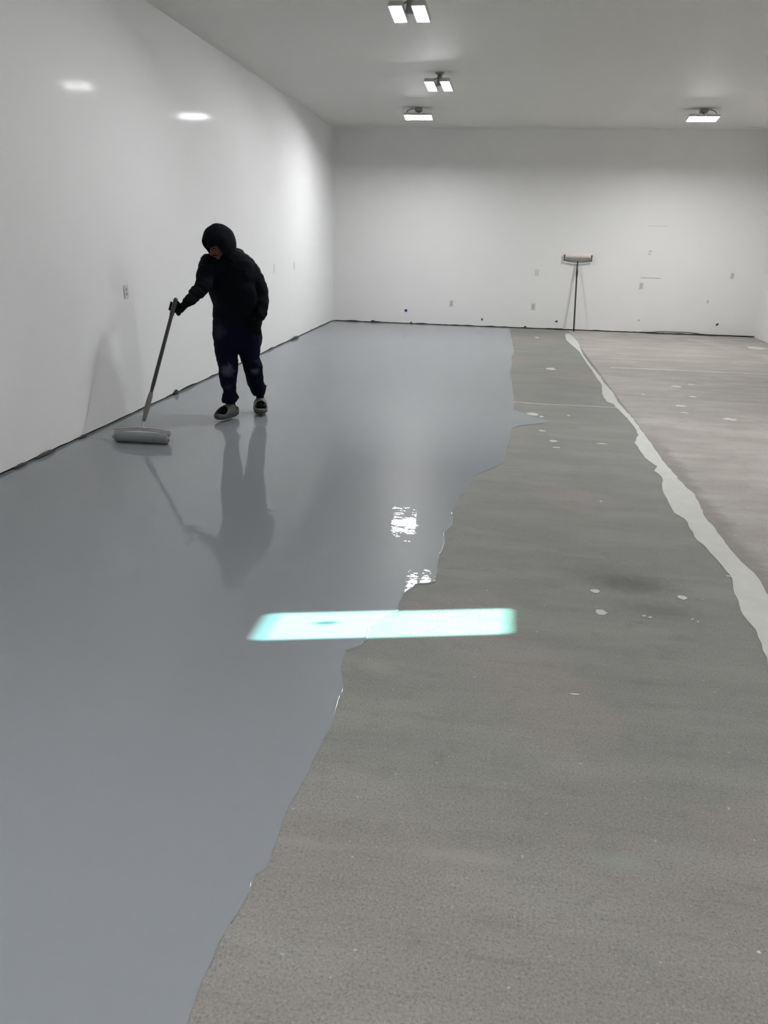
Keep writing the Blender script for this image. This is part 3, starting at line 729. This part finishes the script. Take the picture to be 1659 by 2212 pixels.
# knit cap under the hood
def dome(name, cen, rad, keep, m, th, seg=48, rng=32, wob=0):
    bm = bmesh.new(); bmesh.ops.create_uvsphere(bm, u_segments=seg, v_segments=rng, radius=1)
    for (co_, no_) in keep:
        bmesh.ops.bisect_plane(bm, geom=bm.verts[:]+bm.edges[:]+bm.faces[:], plane_co=co_, plane_no=no_, clear_outer=True)
    for v_ in bm.verts:
        c_ = v_.co; k = 1+wob*noise.noise(c_*2.2)
        v_.co = hc+RH@(V(cen)+V((c_.x*rad[0], c_.y*rad[1], c_.z*rad[2]))*k)
    bmesh.ops.recalc_face_normals(bm, faces=bm.faces)
    me = bpy.data.meshes.new(name); bm.to_mesh(me); bm.free(); o = bpy.data.objects.new(name, me); C.objects.link(o)
    s_ = o.modifiers.new('s', 'SOLIDIFY'); s_.thickness = th; s_.offset = 0
    q = o.modifiers.new('q', 'SUBSURF'); q.levels = 1; q.render_levels = 1
    bpy.context.view_layer.update(); me2 = bpy.data.meshes.new_from_object(o.evaluated_get(bpy.context.evaluated_depsgraph_get())); me2.name = name
    C.objects.unlink(o); bpy.data.objects.remove(o)
    return link(name, me2, m, per, True)
dome('knit_cap', (0, -.012, .03), (.083, .103, .106), [((0, 0, -.04), (0, 0, -1))], M_beanie, .008)
bmc = bmesh.new()
cr = []
for k in range(40):
    a = 2*PI*k/40; cr.append(L_(.084*math.cos(a), -.012+.104*math.sin(a), .034))
rs = []
for (o_, zz_) in ((0, -.012), (.005, -.010), (.006, .012), (0, .016), (-.006, .012), (-.006, -.010)):
    rs.append([L_((.083+o_)*math.cos(2*PI*k/40), -.012+(.103+o_)*math.sin(2*PI*k/40), .034+zz_) for k in range(40)])
vv = rings(bmc, rs+[rs[0]], cap=False); bmesh.ops.remove_doubles(bmc, verts=bmc.verts, dist=1e-5)
obj('cap_cuff', bmc, M_beanie, per, True)
# hood: open-fronted shell round the head, running down into the collar
dome('hood', (0, -.018, -.004), (.120, .152, .160), [((0, .60, 0), (0, 1, -.22)), ((0, 0, -.9), (0, 0, -1))], M_hood, .014, wob=.05)
# collar rolls under the chin
bm = bmesh.new(); cc = A_(487, 556, 6.955)
pp = []
for k in range(17):
    a = 2*PI*k/16; pp.append(cc+V((.088*math.cos(a), .085*math.sin(a), .012*math.cos(a)-.01*math.sin(a))))
tube(bm, pp, [.032]*17, n=14, steps=2); obj('hood_collar', bm, M_hood, per, True)

# gloves
def finger(bm, pts, r): tube(bm, pts, [r, r*1.0, r*.95, r*.8][:len(pts)], n=10, steps=4)
# gripping hand: palm on the right of the pole, four fingers behind it with the tips showing at its left
pl = at(375.5, 662, HANDY)-pinv
u_ = pd; view = (pl+pinv-EYE).normalized(); sd = u_.cross(view).normalized()
if sd.dot(V((1, 0, 0))) < 0: sd = -sd        # points to the right of the photo
bk = sd.cross(u_).normalized()
if bk.dot(view) < 0: bk = -bk                # away from the camera
wr = wrL
bm = bmesh.new()
palm = pl+sd*.052-u_*.006+bk*.012
tube(bm, [wr.lerp(elL, .13), wr.lerp(palm, .1), wr.lerp(palm, .5), palm, pl+sd*.028-u_*.004+bk*.02], [.036, .040, .037, .040, .034], n=18, steps=4, squash=.85)
ball(bm, pl+sd*.050-u_*.040+bk*.006, (.022, .022, .026))
for i, (du, ln_) in enumerate(((.030, 1.0), (.010, 1.1), (-.011, 1.05), (-.031, .9))):
    o_ = u_*du
    finger(bm, [pl+o_+sd*.036+bk*.02, pl+o_+sd*.014+bk*.033*ln_, pl+o_-sd*.016+bk*.026*ln_, pl+o_-sd*.030+bk*.002-u_*.002], .0115)
finger(bm, [pl+sd*.050+u_*.018-bk*.004, pl+sd*.034+u_*.030-bk*.018, pl+sd*.022+u_*.040-bk*.022], .0125)
fuse('glove', bm, M_glove, per, .0035, 2)
# hand slipped towards the trouser pocket
bm = bmesh.new(); w2 = A_(561, 688, 6.91); pm = A_(557, 700, 6.885)
tube(bm, [w2, pm, A_(555, 707, 6.88)], [.034, .042, .038], n=18, steps=3, squash=.65)
for i, dx in enumerate((-.030, -.010, .010, .029)):
    b0 = A_(555, 705, 6.885)+V((dx, 0, 0)); finger(bm, [b0, b0+V((-.002, -.002, -.03)), b0+V((-.006, .010, -.055-.006*(i in (1, 2)))), b0+V((-.008, .028, -.075))], .011)
b0 = A_(549, 696, 6.875); finger(bm, [b0+V((.012, 0, 0)), b0+V((-.012, -.008, -.02)), b0+V((-.020, -.006, -.05))], .0125)
fuse('glove', bm, M_glove, per, .0035, 2)
# foam slides on strap-on spikes
def foot_outline(s_, half):
    """half width of the sole at s (-1 heel .. 1 toe)"""
    return half*(math.sqrt(max(0, 1-abs(s_)**3.2)))*(1+.10*s_)
def slide(cx, cy, ang, ankle, Lh=.160, half=.066):
    G = V(on_z(cx, cy, TH))-pinv
    f = V((math.sin(ang), -math.cos(ang), 0)); sdv = V((math.cos(ang), math.sin(ang), 0)); zup = V((0, 0, 1)); Z0 = .026
    def Q(s_, x, z): return G+f*(s_*Lh)+sdv*x+zup*z
    bm = bmesh.new(); sv = [-1+2*i/30 for i in range(31)]
    loopo = [(s_, foot_outline(s_, half)) for s_ in sv]; full = loopo+[(s_, -w) for s_, w in loopo[::-1][1:-1]]
    def lay_(sc_, z, rim=0): return [Q(s_*sc_, w*sc_, z+rim*max(0, -s_)) for s_, w in full]
    rs = [lay_(.90, Z0), lay_(.99, Z0+.010), lay_(1.03, Z0+.026, .012), lay_(1.0, Z0+.044, .028), lay_(.93, Z0+.046, .028), lay_(.88, Z0+.030, .01)]
    rings(bm, rs); sole = obj('slide', bm, M_foam, per, True)
    sole['label'] = 'grey foam slide'
    bm = bmesh.new(); rings(bm, [lay_(.885, Z0+.029, .008), lay_(.88, Z0+.036, .010), lay_(.80, Z0+.039, .008)]); obj('insole', bm, M_insole, sole, True)
    # broad upper with an arched toe opening
    bm = bmesh.new(); gr = []; nt, ns = 25, 12; thk = .010
    for layer in (0, 1):
        g_ = []
        for i in range(nt):
            th = PI*i/(nt-1); sn = math.sin(th)
            sf = .88-.74*sn**.75; sb = -.46+.10*sn
            col = []
            for j in range(ns):
                s_ = sf+(sb-sf)*j/(ns-1); w = foot_outline(s_, half)*1.03
                hgt = .058+.042*(1-(s_+.4)/1.3)
                e_ = layer*thk
                bulge = sn**.75
                col.append(bm.verts.new(Q(s_, (w-e_)*math.cos(th)*(1+.04*sn), Z0+.028+(hgt-e_)*bulge)))
            g_.append(col)
        gr.append(g_)
    for g_ in gr:
        for i in range(nt-1):
            for j in range(ns-1): bm.faces.new((g_[i][j], g_[i+1][j], g_[i+1][j+1], g_[i][j+1]))
    a0, a1 = gr
    for i in range(nt-1):
        for j in (0, ns-1): bm.faces.new((a0[i][j], a0[i+1][j], a1[i+1][j], a1[i][j]))
    for j in range(ns-1):
        for i in (0, nt-1): bm.faces.new((a0[i][j], a0[i][j+1], a1[i][j+1], a1[i][j]))
    obj('slide_upper', bm, M_foam, sole, True)
    # spike plate and spikes
    bm = bmesh.new(); rings(bm, [lay_(.78, Z0-.004), lay_(.78, Z0+.002)]); obj('spike_plate', bm, M_splate, sole)
    for s_ in (-.62, -.3, .05, .38, .66):
        for x in (-.6, .6):
            w = foot_outline(s_, half)*.7*x; bm = bmesh.new()
            cyl(bm, Q(s_, w, Z0-.003), Q(s_, w, .001), .0042, 8, .0012); obj('spike', bm, M_spike, sole)
    # sock
    bm = bmesh.new(); an = ankle
    tube(bm, [Q(.34, .0, Z0+.056), Q(.05, 0, Z0+.066), Q(-.35, 0, Z0+.085), Q(-.55, 0, Z0+.085)], [.026, .036, .036, .036], n=18, steps=4, squash=.95)
    tube(bm, [Q(-.42, 0, Z0+.08), Q(-.45, 0, Z0+.12), an], [.040, .038, .040], n=18, steps=3)
    ball(bm, Q(.30, 0, Z0+.050), (.042, .035, .018)); ball(bm, Q(-.6, 0, Z0+.066), (.034, .034, .03))
    fuse('sock', bm, M_sock, per, .005, 2)
slide(491, 906, -.30, A_(498, 862, 6.97))
slide(563, 893, .30, A_(561, 848, 7.27))

GR = {'ceiling_light': 'ceiling lights', 'electrical_outlet': 'outlets on the walls', 'blank_wall_plate': 'blank plates on the walls', 'tape_scrap': 'tape scraps on the back wall', 'wall_scuff': 'scuff marks on the walls', 'wall_hook': 'tiny brackets on the back wall', 'debris_scrap': 'scraps along the foot of the walls'}
for o in C.objects:
    k_ = o.name.split('.')[0]
    if o.parent is None and k_ in GR: o['group'] = GR[k_]
# ------------------------------------------------------------------ light
sun = bpy.data.lights.new('sun', 'SUN'); sun.energy = 47; sun.angle = math.radians(.22); sun.color = (1, .98, .95)
so = bpy.data.objects.new('sun', sun); C.objects.link(so)
sd_ = -(V((dh.x, dh.y, 0))*math.cos(ELEV)+V((0, 0, math.sin(ELEV))))
so.rotation_euler = sd_.to_track_quat('-Z', 'Y').to_euler(); so.location = wc+V((3, .8, 2))
M_led.node_tree.nodes['Principled BSDF'].inputs['Emission Strength'].default_value = 300
for m_ in (M_led, M_led2, M_led3): m_.cycles.emission_sampling = 'FRONT'
M_led2.node_tree.nodes['Principled BSDF'].inputs['Emission Strength'].default_value = 318
M_led3.node_tree.nodes['Principled BSDF'].inputs['Emission Strength'].default_value = 520
w = bpy.data.worlds.new('world'); w.use_nodes = True; sc.world = w
w.node_tree.nodes['Background'].inputs[0].default_value = (.55, .7, .8, 1); w.node_tree.nodes['Background'].inputs[1].default_value = .6
vs = sc.view_settings; vs.view_transform = 'Standard'; vs.look = 'None'; vs.exposure = .08; vs.gamma = 1; vs.use_curve_mapping = False
sc.cycles.max_bounces = 7; sc.cycles.diffuse_bounces = 5; sc.cycles.use_adaptive_sampling = True; sc.cycles.adaptive_threshold = .025; sc.cycles.sample_clamp_indirect = 6
sc.cycles.use_denoising = True; sc.cycles.denoising_input_passes = 'RGB_ALBEDO'
